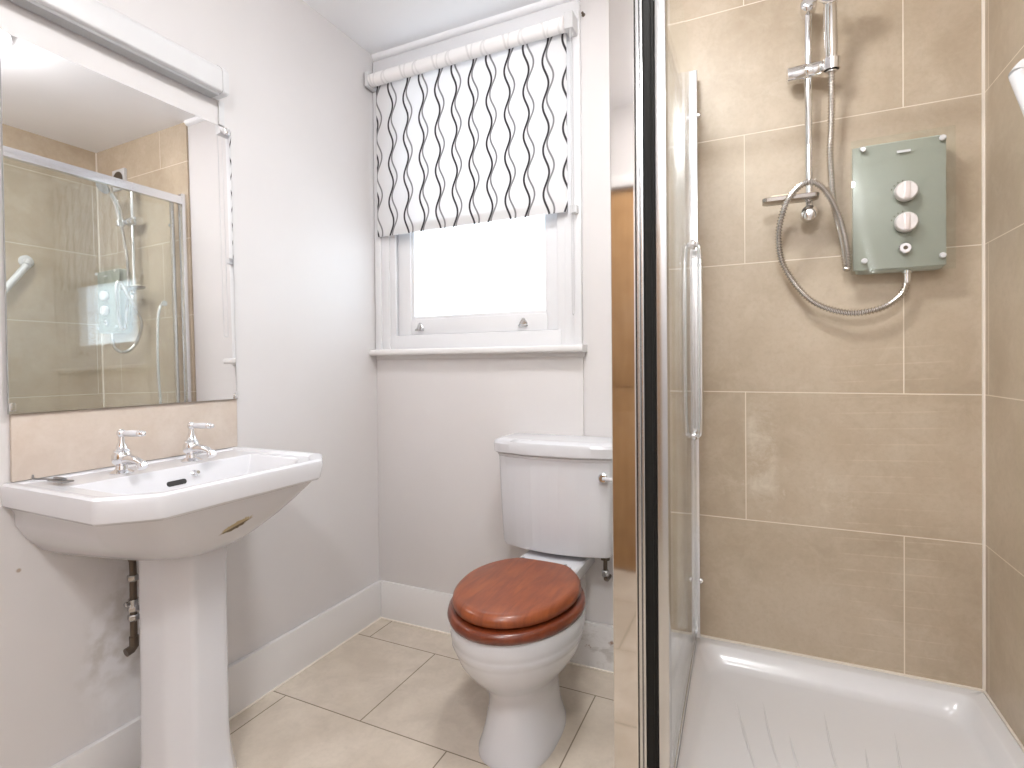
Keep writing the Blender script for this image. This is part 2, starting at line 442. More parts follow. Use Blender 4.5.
prof = fillet([(YB + .01, 1.163), (YB + .01, 1.19), (1.852, 1.19), (1.852, 1.163)], [.001, .001, .012, .012], 5)
sl.loft([[(x, y, z) for y, z in prof] for x in (XL + .001, -.583)])
sl.build('window_sill', M_GLOSS, w1)
MB().box(XL + .002, -.592, YB - .012, PB, 1.148, 1.164, .003).build('sill_moulding', M_GLOSS, w1)

# sash lifts on the bottom rail
def sash_lift(x, label):
    r = thing('sash_lift', (x, SY0, 1.275), label, 'handle', 'sash lifts on the bottom rail of the window')
    b = MB(); tri = fillet([(-.02, -.016), (.02, -.016), (.017, -.002), (.004, .018), (-.004, .018), (-.017, -.002)], .004, 3)
    b.loft([[(x + px * q, SY0 - d, 1.285 + pz * q) for px, pz in tri] for q, d in ((1, 0), (1, .003), (.85, .005))])
    b.build('back_plate', M_SATIN, r)
    b = MB().tube([(x - .014, SY0 - .002, 1.276), (x - .013, SY0 - .014, 1.272), (x, SY0 - .018, 1.271), (x + .013, SY0 - .014, 1.272), (x + .014, SY0 - .002, 1.276)], .0045, 10)
    b.build('hook', M_SATIN, r)
    return r
sash_lift(-1.332, 'small grey metal sash lift on the window bottom rail, nearer the left wall')
sash_lift(-.846, 'small grey metal sash lift on the window bottom rail, nearer the toilet')

# ------------------------------------------------------------------ roller blind
rb = thing('roller_blind', (-1.07, 1.86, 2.35), 'white roller blind with wavy black lines drawn half way down the window', 'blind')
BX0, BX1, BYc, BZ, BR = -1.522, -.640, 1.856, 2.352, .026
MB().lathe([(BR, 0), (BR, BX1 - BX0)], (BX0, BYc, BZ), (1, 0, 0), 40).build('roller', M_FABROLL, rb)
b = MB(); FYb = BYc + BR - .001
rings = []
for z in [1.682 + (BZ - 1.682) * k / 12 for k in range(13)]:
    rings.append([(BX0 + .004, FYb, z), (BX1 - .004, FYb, z), (BX1 - .004, FYb + .0008, z), (BX0 + .004, FYb + .0008, z)])
b.loft(rings).build('fabric', M_FAB, rb)
MB().box(BX0 + .004, BX1 - .004, FYb + .001, FYb + .004, 1.686, 1.722, .001).build('bottom_bar', M_PLASTIC, rb)
for x0, x1 in ((XL + .006, BX0 - .002), (BX1 + .002, -.604)):
    b = MB(); b.box(x0, x1, BYc - .022, YB - .01, BZ - .03, BZ + .032, .005)
    b.lathe([(.019, 0), (.019, .006)], (x0 if x0 < -1 else x0 - .003, BYc, BZ), (1, 0, 0), 20)
    b.build('bracket', M_PLASTIC, rb)
MB().lathe([(.0275, 0), (.0275, .004), (.02, .006)], (BX1 - .001, BYc, BZ), (1, 0, 0), 24).build('drive_wheel', M_SILV, rb)
ch = []
for k in range(41): ch.append((-.615, 1.862, 2.35 - k * (2.35 - 1.31) / 40))
for k in range(1, 8): ch.append((-.615, 1.862 - .012 + .012 * math.cos(PI * k / 8), 1.31 - .012 * math.sin(PI * k / 8)))
for k in range(41): ch.append((-.615, 1.838, 1.31 + k * (2.35 - 1.31) / 40))
cp = resample([Vector(p) for p in ch], .003)
MB().tube(cp, lambda i: (.0019, .0009)[i % 2], 6).build('bead_chain', M_PLASTIC, rb)
MB().box(-.632, -.606, 1.868, YB - .012, 1.672, 1.700, .003).build('chain_clip', M_PLASTIC, rb)
hk = MB().lathe([(.007, 0), (.007, .002), (.0035, .004), (.003, .012), (.005, .014), (.004, .016)], (-.588, PB, 2.405), (0, -1, 0), 12)
tag(hk.build('wall_screw', M_DARKMET), 'small dark screw in the wall above the right end of the blind', 'screw')

# ------------------------------------------------------------------ mirror, splashback, strip light
mr = thing('mirror', (XL, .905, 1.45), 'large frameless wall mirror above the basin reflecting the shower', 'mirror')
def leaning(x0b, x1b, x0t, x1t, y0, y1, z0, z1):
    return MB().loft([[(x0b, y0, z0), (x1b, y0, z0), (x1b, y1, z0), (x0b, y1, z0)], [(x0t, y0, z1), (x1t, y0, z1), (x1t, y1, z1), (x0t, y1, z1)]])
leaning(XL + .0105, XL + .0165, XL + .0005, XL + .0045, .612, 1.1886, 1.0175, 1.880).build('backing', M_EDGE, mr)
leaning(XL + .0165, XL + .0175, XL + .0045, XL + .0055, .6128, 1.1880, 1.0176, 1.8795).build('mirror_glass', M_MIRROR, mr)
for y, z, cx in ((.618, 1.033, .0172), (1.184, 1.026, .0174), (1.176, 1.872, .0055)):
    b = MB().box(XL + cx, XL + cx + .004, y - .006, y + .006, z - .009, z + .009, .0015); b.lathe([(.003, 0), (.003, .002)], (XL + cx + .0038, y, z), (1, 0, 0), 10)
    b.build('mirror_clip', M_CHROME, mr)
tag(MB().box(XL + .0005, XL + .010, .619, 1.195, .8625, 1.0165, .0015).build('splashback_tile', M_SPLASH), 'pinkish beige stone splashback strip between mirror and basin', 'splashback')
sl = thing('strip_light', (XL, .8, 2.0), 'long white over-mirror strip light with grey underside on the left wall', 'light fitting')
prof = fillet([(XL + .0005, 1.962), (XL + .0005, 2.055), (XL + .030, 2.052), (XL + .056, 2.032), (XL + .056, 1.966), (XL + .046, 1.962)], [.001, .001, .012, .012, .004, .001], 3)
MB().loft([[(x, y, z) for x, z in prof] for y in (.40, 1.128)]).build('housing', M_PLASTIC, sl)
prof2 = [(XL + .004, 1.963), (XL + .046, 1.963), (XL + .042, 1.955), (XL + .008, 1.953)]
MB().loft([[(x, y, z) for x, z in prof2] for y in (.41, 1.12)]).build('diffuser', M_GREYPL, sl)
prof3 = [((x - XL - .03) * 1.05 + XL + .0315, (z - 2.01) * 1.05 + 2.01) for x, z in prof]
MB().loft([[(max(x, XL + .0005), y, z) for x, z in prof3] for y in (1.124, 1.144)]).build('end_cap', M_PLASTIC, sl)
MB().lathe([(.005, 0), (.005, .002), (.003, .003)], (XL + .028, 1.144, 2.0), (0, 1, 0), 12).build('end_screw', M_DARKMET, sl)
tag(MB().box(XL + .0005, XL + .007, 1.147, 1.166, 1.884, 1.958, .001).build('cable_trunking', M_PLASTIC), 'short white cable trunking between strip light and mirror corner', 'trunking')

# ------------------------------------------------------------------ wash basin
bs = thing('wash_basin', (XL, .9, .86), 'wide white ceramic basin with two old-style taps, chipped on its front', 'basin')
XW = XL + .001
def oct_ring(z, xb, xf, yh, ch, yc=.90, r=.012, back=None):
    yh2 = yh if back is None else back
    return [(x, y, z) for x, y in fillet([(xb, yc - yh2), (xf - ch, yc - yh), (xf, yc - yh + ch), (xf, yc + yh - ch), (xf - ch, yc + yh), (xb, yc + yh2)], [.004, r, r, r, r, .004], 4)]
rings = [
    oct_ring(.655, XW, -1.262, .100, .06, r=.04, back=.12),
    oct_ring(.664, XW, -1.235, .125, .07, r=.05, back=.18),
    oct_ring(.690, XW, -1.200, .170, .085, r=.05, back=.225),
    oct_ring(.725, XW, -1.168, .215, .09, r=.05, back=.255),
    oct_ring(.762, XW, -1.143, .252, .09, r=.04, back=.275),
    oct_ring(.790, XW, -1.128, .276, .085, r=.03),
    oct_ring(.803, XW, -1.122, .284, .082, r=.02),
    oct_ring(.806, XW, -1.113, .292, .08),
    oct_ring(.812, XW, -1.108, .297, .08),
    oct_ring(.848, XW, -1.102, .301, .08),
    oct_ring(.858, XW, -1.104, .299, .08),
    oct_ring(.862, XW, -1.111, .293, .078),
    oct_ring(.862, XW + .002, -1.124, .280, .075),
    oct_ring(.8595, XW + .014, -1.129, .274, .073),
    oct_ring(.8555, XW + .018, -1.133, .270, .072),
    oct_ring(.8555, -1.405, -1.142, .236, .066, r=.02),
    oct_ring(.850, -1.400, -1.147, .230, .065, r=.025),
    oct_ring(.815, -1.388, -1.163, .212, .06, r=.03),
    oct_ring(.770, -1.368, -1.185, .18, .05, r=.04),
    oct_ring(.742, -1.34, -1.215, .125, .04, r=.04),
    oct_ring(.735, -1.31, -1.245, .055, .02, r=.02),
]
def chipped(name):
    t = NT(name); q = t.pos(); X = t.xyz(q)
    n = t.noise(q, 75, 5, .65)
    dy = t.math('SUBTRACT', X[1], .895); dz = t.math('SUBTRACT', X[2], t.math('MULTIPLY_ADD', dy, .32, .734))
    d = t.math('SQRT', t.math('ADD', t.math('MULTIPLY', t.math('MULTIPLY', dy, dy), 480.0), t.math('MULTIPLY', t.math('MULTIPLY', dz, dz), 4200.0)))
    d = t.math('ADD', d, t.math('MULTIPLY_ADD', n, 1.2, -.6))
    front = t.ramp(X[0], -1.24, -1.23)
    m = t.math('MULTIPLY', t.ramp(d, .6, .85, 1, 0), front)
    dark = t.math('MULTIPLY', m, t.ramp(dz, .0, -.004))
    col = t.mix(m, (.62, .62, .645, 1), (.42, .33, .18, 1)); col = t.mix(dark, col, (.10, .07, .035, 1))
    t.p(base=col, rough=.2, coat=.25, coatr=.1); return t.m
M_BASIN = chipped('chipped_basin_ceramic')
MB().loft(rings).build('bowl', M_BASIN, bs, ang=30)
# overflow slot and chain eyelet on the back slope of the bowl
def slot(yc, zc, hw, hh, x0):
    pts = []
    for k in range(24):
        a = 2*PI*k/24; cy = hw - hh
        pts.append((yc + (cy if math.cos(a) >= 0 else -cy) + hh * math.cos(a), zc + hh * math.sin(a)))
    return pts
P = slot(.897, .818, .026, .0065, 0)
MB().loft([[(-1.389 + (z - .818) * -.34 + d, y, z) for y, z in P] for d in (-.004, .0012)]).build('overflow_slot', M_DARK, bs)
MB().lathe([(.009, 0), (.009, .004), (.005, .007), (.004, .014), (.006, .016), (.0045, .019)], (-1.394, .948, .832), (1, 0, .3), 14).build('chain_eyelet', M_CHROME, bs)
MB().lathe([(.022, 0), (.022, .002), (.016, .003), (.012, -.001)], (-1.278, .9, .7352), (0, 0, 1), 20).build('drain', M_CHROME, bs)
def tap(y, lab):
    x = -1.458; z = .8555
    b = MB()
    b.lathe([(.026, 0), (.026, .003), (.021, .006), (.014, .010), (.012, .020), (.019, .026), (.022, .034), (.0215, .046), (.017, .054), (.0185, .057), (.013, .062), (.011, .070), (.0075, .078), (.0065, .094)], (x, y, z), n=24)
    b.ball((x, y, z + .100), .0105, 16)
    # spout
    sp = catmull([(x + .008, y, z + .034), (x + .035, y, z + .038), (x + .062, y, z + .036), (x + .080, y, z + .030), (x + .088, y, z + .020)], 6)
    n = len(sp)
    b.tube(sp, lambda i: .0125 - .0035 * min(1, i / (n * .6)) + (.0025 if i > n * .72 else 0), 14)
    t = b.build('tap', M_CHROME, bs, label=lab)
    dr = Vector((1, .12, .02)).normalized(); o = Vector((x, y, z + .100))
    MB().lathe([(.0055, .008), (.0075, .014), (.0082, .04), (.0072, .060), (.005, .064)], o, dr, 16).build('lever', M_CERAMIC, t)
    MB().lathe([(.0075, .060), (.0085, .063), (.008, .069), (.0055, .072), (.006, .078), (.0025, .082)], o, dr, 16).build('lever_cap', M_CHROME, t)
tap(.803, 'chrome tap with white lever'); tap(.985, 'chrome tap with white lever')
# pedestal
pd = []
for z, k in ((0, 1.16), (.03, 1.155), (.06, 1.08), (.10, 1.03), (.16, 1.0), (.40, .985), (.60, .99), (.6545, 1.0)):
    poly = [(-1.435, .83), (-1.40, .803), (-1.335, .823), (-1.277, .864), (-1.277, .955), (-1.335, .998), (-1.40, 1.017), (-1.435, .99)]
    cx, cyy = -1.40, .91
    pd.append([(x2, y2, z) for x2, y2 in fillet([(cx + (x - cx) * k, cyy + (y - cyy) * k) for x, y in poly], .012, 3)])
tag(MB().loft(pd).build('basin_pedestal', M_CERAMIC, ang=25), 'faceted white ceramic pedestal standing under the basin', 'pedestal')
# metal clip lying on the rim
b = MB()
b.tube(catmull([(-1.535, .655, .872), (-1.525, .652, .8655), (-1.50, .660, .865), (-1.475, .668, .865)], 5), .0022, 8)
b.box(-1.478, -1.415, .656, .680, .8625, .8665, .0015, M=None)
b.tube([(-1.47, .668, .868), (-1.43, .668, .869)], .004, 8)
tag(b.build('metal_clip', simple('dull_grey_metal', (.33, .33, .34, 1), .35, 1)), 'small grey metal clip lying on the left back corner of the basin rim', 'clip')
# supply pipe and valves beside the pedestal
sp = thing('supply_pipe', (-1.5, .84, .3), 'old dark supply pipe with valve on the wall behind the pedestal', 'pipe')
b = MB(); b.tube(catmull([(-1.485, .815, .66), (-1.486, .822, .645), (-1.487, .838, .625), (-1.487, .842, .60), (-1.487, .842, .50), (-1.487, .842, .40)], 6), .0085, 12)
b.build('pipe', M_DARKMET, sp)
for z0 in (.565, .485, .462): MB().lathe([(.0115, 0), (.014, .003), (.014, .013), (.0115, .016)], (-1.487, .842, z0), n=6).build('compression_nut', M_SATIN, sp)
MB().lathe([(.012, 0), (.012, .018)], (-1.487, .842, .50)).lathe([(.006, 0), (.007, .012), (.004, .014)], (-1.487, .834, .509), (0, -1, 0), 10).build('isolating_valve', M_SATIN, sp)
MB().tube([(-1.487, .842, .42), (-1.487, .842, .395), (-1.487, .836, .388), (-1.487, .822, .385)], .011, 10).build('elbow', M_DARKMET, sp)

# ------------------------------------------------------------------ toilet
TX = -.660
tl = thing('toilet', (TX, 1.5, 0), 'white close-coupled toilet with a closed reddish brown wooden seat', 'toilet')
def egg(z, a, b0, b1, yc, n=56, pw=2.0):
    out = []
    for i in range(n):
        t = 2*PI*i/n; c, s = math.cos(t), math.sin(t)
        bb = b1 if s >= 0 else b0
        out.append((TX + a * (abs(c)**(2/pw)) * (1 if c >= 0 else -1), yc + bb * (abs(s)**(2/pw)) * (1 if s >= 0 else -1), z))
    return out
rings = [
    egg(0, .110, .165, .19, 1.475, pw=2.6), egg(.012, .110, .165, .19, 1.475, pw=2.6), egg(.03, .104, .157, .185, 1.475, pw=2.5), egg(.07, .096, .146, .18, 1.475, pw=2.3), egg(.13, .089, .137, .18, 1.478, pw=2.1),
    egg(.175, .094, .142, .185, 1.48), egg(.215, .118, .172, .195, 1.475), egg(.25, .146, .205, .202, 1.47), egg(.285, .168, .229, .206, 1.465), egg(.315, .179, .239, .208, 1.462),
    egg(.325, .182, .241, .21, 1.461), egg(.332, .187, .245, .212, 1.46), egg(.345, .188, .246, .213, 1.46), egg(.352, .188, .246, .213, 1.46), egg(.358, .191, .249, .215, 1.46), egg(.390, .193, .251, .217, 1.46), egg(.400, .190, .247, .215, 1.46), egg(.402, .175, .235, .205, 1.46)]
b = MB().loft(rings)
# shelf that carries the cistern, and the trap behind the foot
def rr(x0, x1, y0, y1, z, r=.02):
    return [(x, y, z) for x, y in fillet([(x0, y0), (x1, y0), (x1, y1), (x0, y1)], r, 4)]
b.loft([rr(TX-.04, TX+.04, 1.58, 1.70, .27), rr(TX-.06, TX+.06, 1.58, 1.74, .33), rr(TX-.095, TX+.095, 1.56, 1.84, .38), rr(TX-.112, TX+.112, 1.55, 1.885, .405), rr(TX-.112, TX+.112, 1.55, 1.887, .440), rr(TX-.106, TX+.106, 1.556, 1.882, .446)])
b.loft([rr(TX-.035, TX+.03, 1.58, 1.69, .0), rr(TX-.035, TX+.03, 1.58, 1.68, .30)])
pan = b.build('pan', M_CERAMIC, tl, ang=40)
def bow(z, hw, yb, yf, bulge, r=.02):
    P = [(TX - hw, yb)]
    front = [(TX - hw + 2 * hw * k / 12, yf + bulge * ((k/6 - 1)**2)) for k in range(13)]
    P = [(TX - hw, yb)] + front + [(TX + hw, yb)]
    R = [.008] + [r] + [.0] * 11 + [r] + [.008]
    return [(x, y, z) for x, y in fillet(P, R, 3)]
cis = [bow(.463, .186, 1.885, 1.735, .034), bow(.467, .195, 1.895, 1.722, .036), bow(.480, .199, 1.898, 1.716, .037), bow(.60, .204, 1.90, 1.710, .037), bow(.782, .211, 1.90, 1.706, .038), bow(.790, .211, 1.90, 1.706, .038), bow(.794, .214, 1.90, 1.702, .038), bow(.800, .214, 1.90, 1.702, .038), bow(.802, .209, 1.90, 1.706, .038)]
ct = MB().loft(cis).build('cistern', M_CERAMIC, tl, ang=40)
lid = [bow(.8015, .214, 1.903, 1.700, .038), bow(.804, .219, 1.905, 1.694, .038), bow(.808, .222, 1.906, 1.690, .038), bow(.838, .224, 1.906, 1.688, .038), bow(.847, .221, 1.904, 1.691, .038), bow(.853, .212, 1.898, 1.702, .037), bow(.856, .198, 1.886, 1.718, .034)]
MB().loft(lid).build('cistern_lid', M_CERAMIC, ct, ang=25)
lv = MB().lathe([(.013, -.006), (.0165, .004), (.0165, .010), (.012, .014)], (-.474, 1.728, .742), (0, -1, 0), 20)
fl = lv.build('flush_lever', M_CHROME, ct)
# seat ring and lid
def seat_ring(z, a, b0, b1, yc=1.455, cut=.175):
    out = []
    for x, y, zz in egg(z, a, b0, b1, yc):
        if y - yc > cut: y = yc + cut + (y - yc - cut) * .15
        out.append((x, y, zz))
    return out
sr = [seat_ring(.402, .184, .247, .215), seat_ring(.404, .190, .253, .22), seat_ring(.415, .195, .258, .222), seat_ring(.427, .192, .255, .22), seat_ring(.432, .184, .247, .214), seat_ring(.4325, .110, .165, .13), seat_ring(.402, .105, .16, .125)]
b = MB().loft(sr, True, True)
b.build('seat', M_WOODD, tl, ang=50)
lr = [seat_ring(.440, .160, .220, .203), seat_ring(.4405, .176, .238, .210), seat_ring(.449, .181, .243, .214), seat_ring(.461, .179, .241, .213), seat_ring(.470, .170, .231, .207), seat_ring(.473, .160, .220, .200)]
MB().loft(lr).build('seat_lid', M_WOOD, tl, ang=50)
for dx in (-.075, .075):
    MB().tube([(TX + dx - .02, 1.655, .450), (TX + dx + .02, 1.655, .450)], .008, 12).lathe([(.013, 0), (.013, .006), (.007, .010), (.006, .018)], (TX + dx, 1.655, .4465), n=16).build('hinge', M_CHROME, tl)
b = MB().tube([(-.474, 1.716, .742), (-.45, 1.712, .742), (-.40, 1.706, .740)], lambda i: (.006, .0065, .008)[i], 14)
b.build('lever_arm', M_CERAMIC, ct)
# filling valve under the cistern
fv = thing('filling_valve', (-.5, 1.85, .4), 'dark inlet pipe and valve hanging under the right of the cistern', 'valve')
MB().tube([(-.502, 1.845, .455), (-.502, 1.845, .375), (-.502, 1.850, .358), (-.502, 1.865, .350), (-.502, 1.905, .349)], .0075, 12).build('inlet_pipe', M_DARKMET, fv)
MB().lathe([(.016, 0), (.018, .004), (.018, .016), (.013, .02)], (-.502, 1.845, .428), n=6).build('back_nut', M_DARKMET, fv)
MB().lathe([(.012, 0), (.014, .004), (.014, .016), (.011, .02)], (-.502, 1.845, .372), n=8).lathe([(.006, 0), (.008, .014)], (-.502, 1.836, .382), (0, -1, 0), 8).build('valve_body', M_SATIN, fv)

# ------------------------------------------------------------------ shower tray
TR0, TR1, TY0, TY1, TZ = -.278, XR - .002, 1.005, YB - .008, .195
tr = thing('shower_tray', ((TR0 + TR1)/2, 1.5, 0), 'raised white shower tray filling the corner under the tiled walls', 'shower tray')
def tq(z, i, r, x=0):
    return [(x2, y2, z) for x2, y2 in fillet([(TR0 + i + x, TY0 + i), (TR1 - i, TY0 + i), (TR1 - i, TY1 - i), (TR0 + i + x, TY1 - i)], r, 5)]
MB().loft([tq(.0, 0, .004), tq(TZ - .006, 0, .006), tq(TZ, .005, .008), tq(TZ, .035, .03, .05), tq(TZ - .003, .041, .04, .05), tq(.155, .058, .06, .055), tq(.142, .068, .06, .057), tq(.138, .085, .05, .058), tq(.134, .25, .03, .02)]).build('tray_body', M_ACRYL, tr, ang=40)
def rib(P):
    Q = catmull(P, 6); n = len(Q) - 1
    MB().tube(Q, lambda i: .0004 + .0022 * math.sin(PI * min(1, max(.0, i / n * .96 + .02))), 8).build('rib', M_ACRYL, tr)
for x0, y0, x1, y1 in ((-.075, 1.70, .01, 1.32), (-.05, 1.585, .015, 1.31), (.0, 1.70, .055, 1.36), (.062, 1.585, .105, 1.36), (.155, 1.72, .178, 1.36), (.235, 1.60, .24, 1.36), (.315, 1.70, .30, 1.36)):
    rib([(x0, y0, .1355), ((x0 + x1) / 2 - .008, (y0 + y1) / 2, .1355), (x1, y1, .1355)])

# ------------------------------------------------------------------ shower enclosure
se = thing('shower_enclosure', (-.26, 1.5, TZ), 'chrome-framed glass shower enclosure with its door open along the side panel', 'shower screen')
ZT = 2.075
PY = 1.05
prof = fillet([(-.2705, PY - .002), (-.2212, PY - .002), (-.2193, PY + .008), (-.2193, PY + .03), (-.2705, PY + .03)], [.002, .003, .002, .004, .003], 2)
MB().prism(prof, TZ, ZT).build('corner_post', M_ALU, se, ang=8)
b = MB()
b.box(-.2198, -.216, PY + .002, PY + .03, TZ, ZT, .001).box(-.2158, -.2123, PY - .006, PY + .03, TZ, ZT, .001).box(-.2119, -.206, PY + .0, PY + .028, TZ, ZT, .001)
b.build('ridged_profile', M_SATIN, se)
MB().box(-.2057, -.1853, PY + .004, PY + .026, TZ + .004, ZT, .002).box(-.1930, -.1905, PY + .001, PY + .006, TZ + .004, ZT).build('door_seal', M_SEAL, se)
GX = -.247
MB().box(GX - .003, GX + .003, PY + .03, YB - .02, TZ + .025, ZT - .03).build('side_glass', M_GLASS, se)
MB().box(GX - .016, GX + .012, PY + .028, YB - .007, ZT - .038, ZT + .004, .003).build('top_rail', M_RAIL, se)
MB().box(GX - .014, GX + .014, PY + .028, YB - .022, TZ, TZ + .03, .003).build('bottom_rail', M_RAIL, se)
MB().box(GX - .018, GX + .020, YB - .032, YB - .0065, TZ, ZT + .02, .003).build('wall_channel', M_RAIL, se)
MB().box(-.18, XR - .001, PY + .0, PY + .03, ZT - .035, ZT + .003, .003).build('front_rail', M_RAIL, se)
MB().box(XR - .022, XR - .001, PY + .0, PY + .03, TZ, ZT - .035, .003).build('wall_jamb', M_RAIL, se)
# the open door
HX, HY, EX, EY = -.1765, PY + .028, -.203, 1.872
ux = Vector((EX - HX, EY - HY, 0)).normalized(); nx = Vector((ux.y, -ux.x, 0))
def dpt(u, w, z): return Vector((HX, HY, z)) + ux * u + nx * w
DL = (Vector((EX, EY, 0)) - Vector((HX, HY, 0))).length
def dbox(u0, u1, w0, w1, z0, z1, bev=0):
    b = MB(); M = Matrix(((ux.x, nx.x, 0, HX), (ux.y, nx.y, 0, HY), (0, 0, 1, 0), (0, 0, 0, 1)))
    # right-handed local frame: u along the door, w into the shower
    return b.box(u0, u1, w0, w1, z0, z1, bev, M=M)
DZ0, DZ1 = TZ + .018, 2.085
door = dbox(.01, DL - .006, -.003, .003, DZ0, DZ1).build('door', M_GLASS, se, label='glass door panel standing open')
dbox(-.02, .014, -.009, .013, DZ0 - .004, DZ1 + .01, .004).build('hinge_profile', M_SATIN, door)
dbox(DL - .016, DL, -.004, .016, DZ0 - .006, DZ1 - .004, .003).build('edge_profile', M_RAIL, door)
dbox(.014, DL - .016, -.005, .005, DZ0 - .008, DZ0 + .012, .002).build('bottom_seal', M_SATIN, door)
dbox(.02, DL - .02, -.004, .0045, DZ0 - .016, DZ0 - .007).build('drip_strip', M_SEAL, door)
hu = DL - .075
hp = catmull([dpt(hu + .012, .016, 1.50), dpt(hu, .024, 1.48), dpt(hu - .012, .027, 1.40), dpt(hu - .018, .028, 1.20), dpt(hu - .012, .027, .98), dpt(hu, .024, .90), dpt(hu + .012, .016, .885)], 8)
MB().tube(hp, .0075, 12).build('handle', M_CHROME, door)
for z in (1.50, .885):
    MB().lathe([(.015, 0), (.015, .006), (.009, .010), (.008, .018)], dpt(hu + .012, .003, z), nx, 18).build('handle_boss', M_CHROME, door)
for z in (1.93, .40):
    b = MB().lathe([(.010, 0), (.010, .006), (.006, .010)], dpt(DL - .012, .016, z), nx, 14); b.lathe([(.006, 0), (.006, .012)], dpt(DL - .012, .010, z + .012), ux, 8)
    b.build('panel_screw', M_CHROME, door)

# ------------------------------------------------------------------ electric shower unit
UY = 1.83
eu = thing('electric_shower', (.36, YB, 1.57), 'grey-green glass electric shower box with two round silver knobs on the tiles', 'shower unit')
MB().box(.256, .462, UY + .012, YB - .006, 1.378, 1.745, .012, 3).build('casing', simple('grey_casing', (.46, .49, .44, 1), .4), eu)
MB().box(.243, .461, UY + .0045, UY + .0115, 1.383, 1.738, .002).build('front_plate', M_FROST, eu)
MB().box(.238, .480, UY - .002, UY + .004, 1.371, 1.758, .0015).build('glass_panel', glass('unit_glass', (.955, .972, .962, 1), .3), eu)
def knob(z):
    k = MB().lathe([(.026, 0), (.0275, .004), (.0275, .016), (.0265, .020), (.024, .0225)], (.367, UY - .002, z), (0, -1, 0), 36).build('knob', M_SILV, eu)
    MB().box(.3595, .3745, UY - .0275, UY - .0235, z - .0225, z + .0225, .0015).build('grip', simple('pinkish_silver', (.70, .63, .61, 1), .3, .3), k)
    b = MB()
    for a in (100, 120, 140, 160): b.box(-.0012, .0012, UY - .0028, UY - .0018, -.002, .002, M=Matrix.Translation((.367 + .0335 * math.cos(math.radians(a)), 0, z + .0335 * math.sin(math.radians(a)))))
    b.build('dial_mark', M_DARKMET, k)
knob(1.592); knob(1.506)
MB().lathe([(.0155, 0), (.0155, .006), (.013, .009)], (.366, UY - .002, 1.436), (0, -1, 0), 24).build('start_button', M_CHROME, eu)
MB().lathe([(.0055, 0), (.0055, .0015)], (.366, UY - .011, 1.436), (0, -1, 0), 14).build('button_dot', M_DARKMET, eu)
for x, z, m in ((.267, 1.728, M_CHROME), (.451, 1.728, M_PLASTIC), (.270, 1.408, M_PLASTIC), (.451, 1.408, M_PLASTIC)):
    MB().lathe([(.0078, 0), (.0078, .005), (.006, .007)], (x, UY - .002, z), (0, -1, 0), 18).build('corner_cap', m, eu)
MB().box(.348, .380, UY - .0026, UY - .0018, 1.704, 1.711, .0003).build('badge', M_PLASTIC, eu)
MB().lathe([(.013, 0), (.013, .008), (.0095, .010), (.009, .035)], (.378, 1.862, 1.378), (0, 0, -1), 18).build('outlet', M_CHROME, eu)

# ------------------------------------------------------------------ riser rail, soap dish, handset, hose
RX, RY = .1325, 1.852
rr_ = thing('riser_rail', (RX, RY, 1.9), 'vertical chrome shower riser rail with sliding holder beside the shower unit', 'shower rail')
MB().lathe([(.0105, 0), (.0105, 2.165 - 1.575)], (RX, RY, 1.575), n=22).build('rail', M_CHROME, rr_)
for z, r in ((1.566, .0235), (2.185, .0225)):
    b = MB().lathe([(r * .3, -.006), (r * .65, -.004), (r * .92, .001), (r, .008), (r, .03), (.017, .035), (.015, .06)], (RX, RY - .024, z), (0, 1, 0), 28)
    b.build('wall_bracket', M_CHROME, rr_)
hd = MB().lathe([(.017, 0), (.0235, .003), (.0235, .046), (.022, .050), (.0235, .054), (.0235, .090), (.021, .094)], (.074, RY - .004, 1.992), (1, 0, .03), 26)
hd.lathe([(.0192, 0), (.0225, .0), (.0225, .030), (.0192, .030), (.0192, 0)], (.1897, 1.8205, 1.972), (0, -.13, 1), 26, cap=False)
hd.build('slider', M_CHROME, rr_)
sd = thing('soap_dish', (.08, 1.83, 1.60), 'dark chrome soap dish clipped to the foot of the riser rail', 'soap dish')
def dishr(z, i):
    return [(x, y, z) for x, y in fillet([(.004 + i, 1.785 + i), (.156 - i, 1.785 + i), (.156 - i, 1.8405 - i), (.004 + i, 1.8405 - i)], .014, 4)]
MB().loft([dishr(1.600, .006), dishr(1.602, .001), dishr(1.612, 0), dishr(1.614, .002), dishr(1.613, .006), dishr(1.609, .010)]).build('dish', simple('smoked_chrome', (.42, .39, .36, 1), .18, 1), sd)
soap = MB(); soap.loft([[(x, y, z) for x, y in fillet([(.025 + i, 1.798 + i), (.095 - i, 1.798 + i), (.095 - i, 1.832 - i), (.025 + i, 1.832 - i)], .014, 4)] for z, i in ((1.6092, .004), (1.612, 0), (1.619, 0), (1.623, .006))])
tag(soap.build('soap_bar', simple('cream_soap', (.80, .72, .58, 1), .45)), 'cream bar of soap lying in the soap dish', 'soap')
hs = thing('hand_shower', (.197, 1.83, 1.99), 'chrome hand shower held in the riser rail slider, head cut off by the frame', 'shower head')
hb = [(.190, 1.826, 1.968), (.189, 1.818, 2.02), (.186, 1.802, 2.08), (.183, 1.775, 2.135), (.180, 1.74, 2.165)]
hc = catmull(hb, 6); nh = len(hc)
MB().tube(hc, lambda i: .0150 + .0030 * math.sin(PI * i / nh), 18).build('handle', M_CHROME, hs)
ax = Vector((-.05, -.75, -.62)).normalized(); hp0 = Vector((.180, 1.738, 2.170)) - ax * .012
MB().lathe([(.012, -.016), (.026, -.012), (.040, .002), (.044, .014), (.044, .022), (.041, .025)], hp0, ax, 32).build('head', M_CHROME, hs)
MB().lathe([(.037, .0235), (.037, .0275), (.030, .0285)], hp0, ax, 32).build('spray_plate', M_GREYPL, hs)
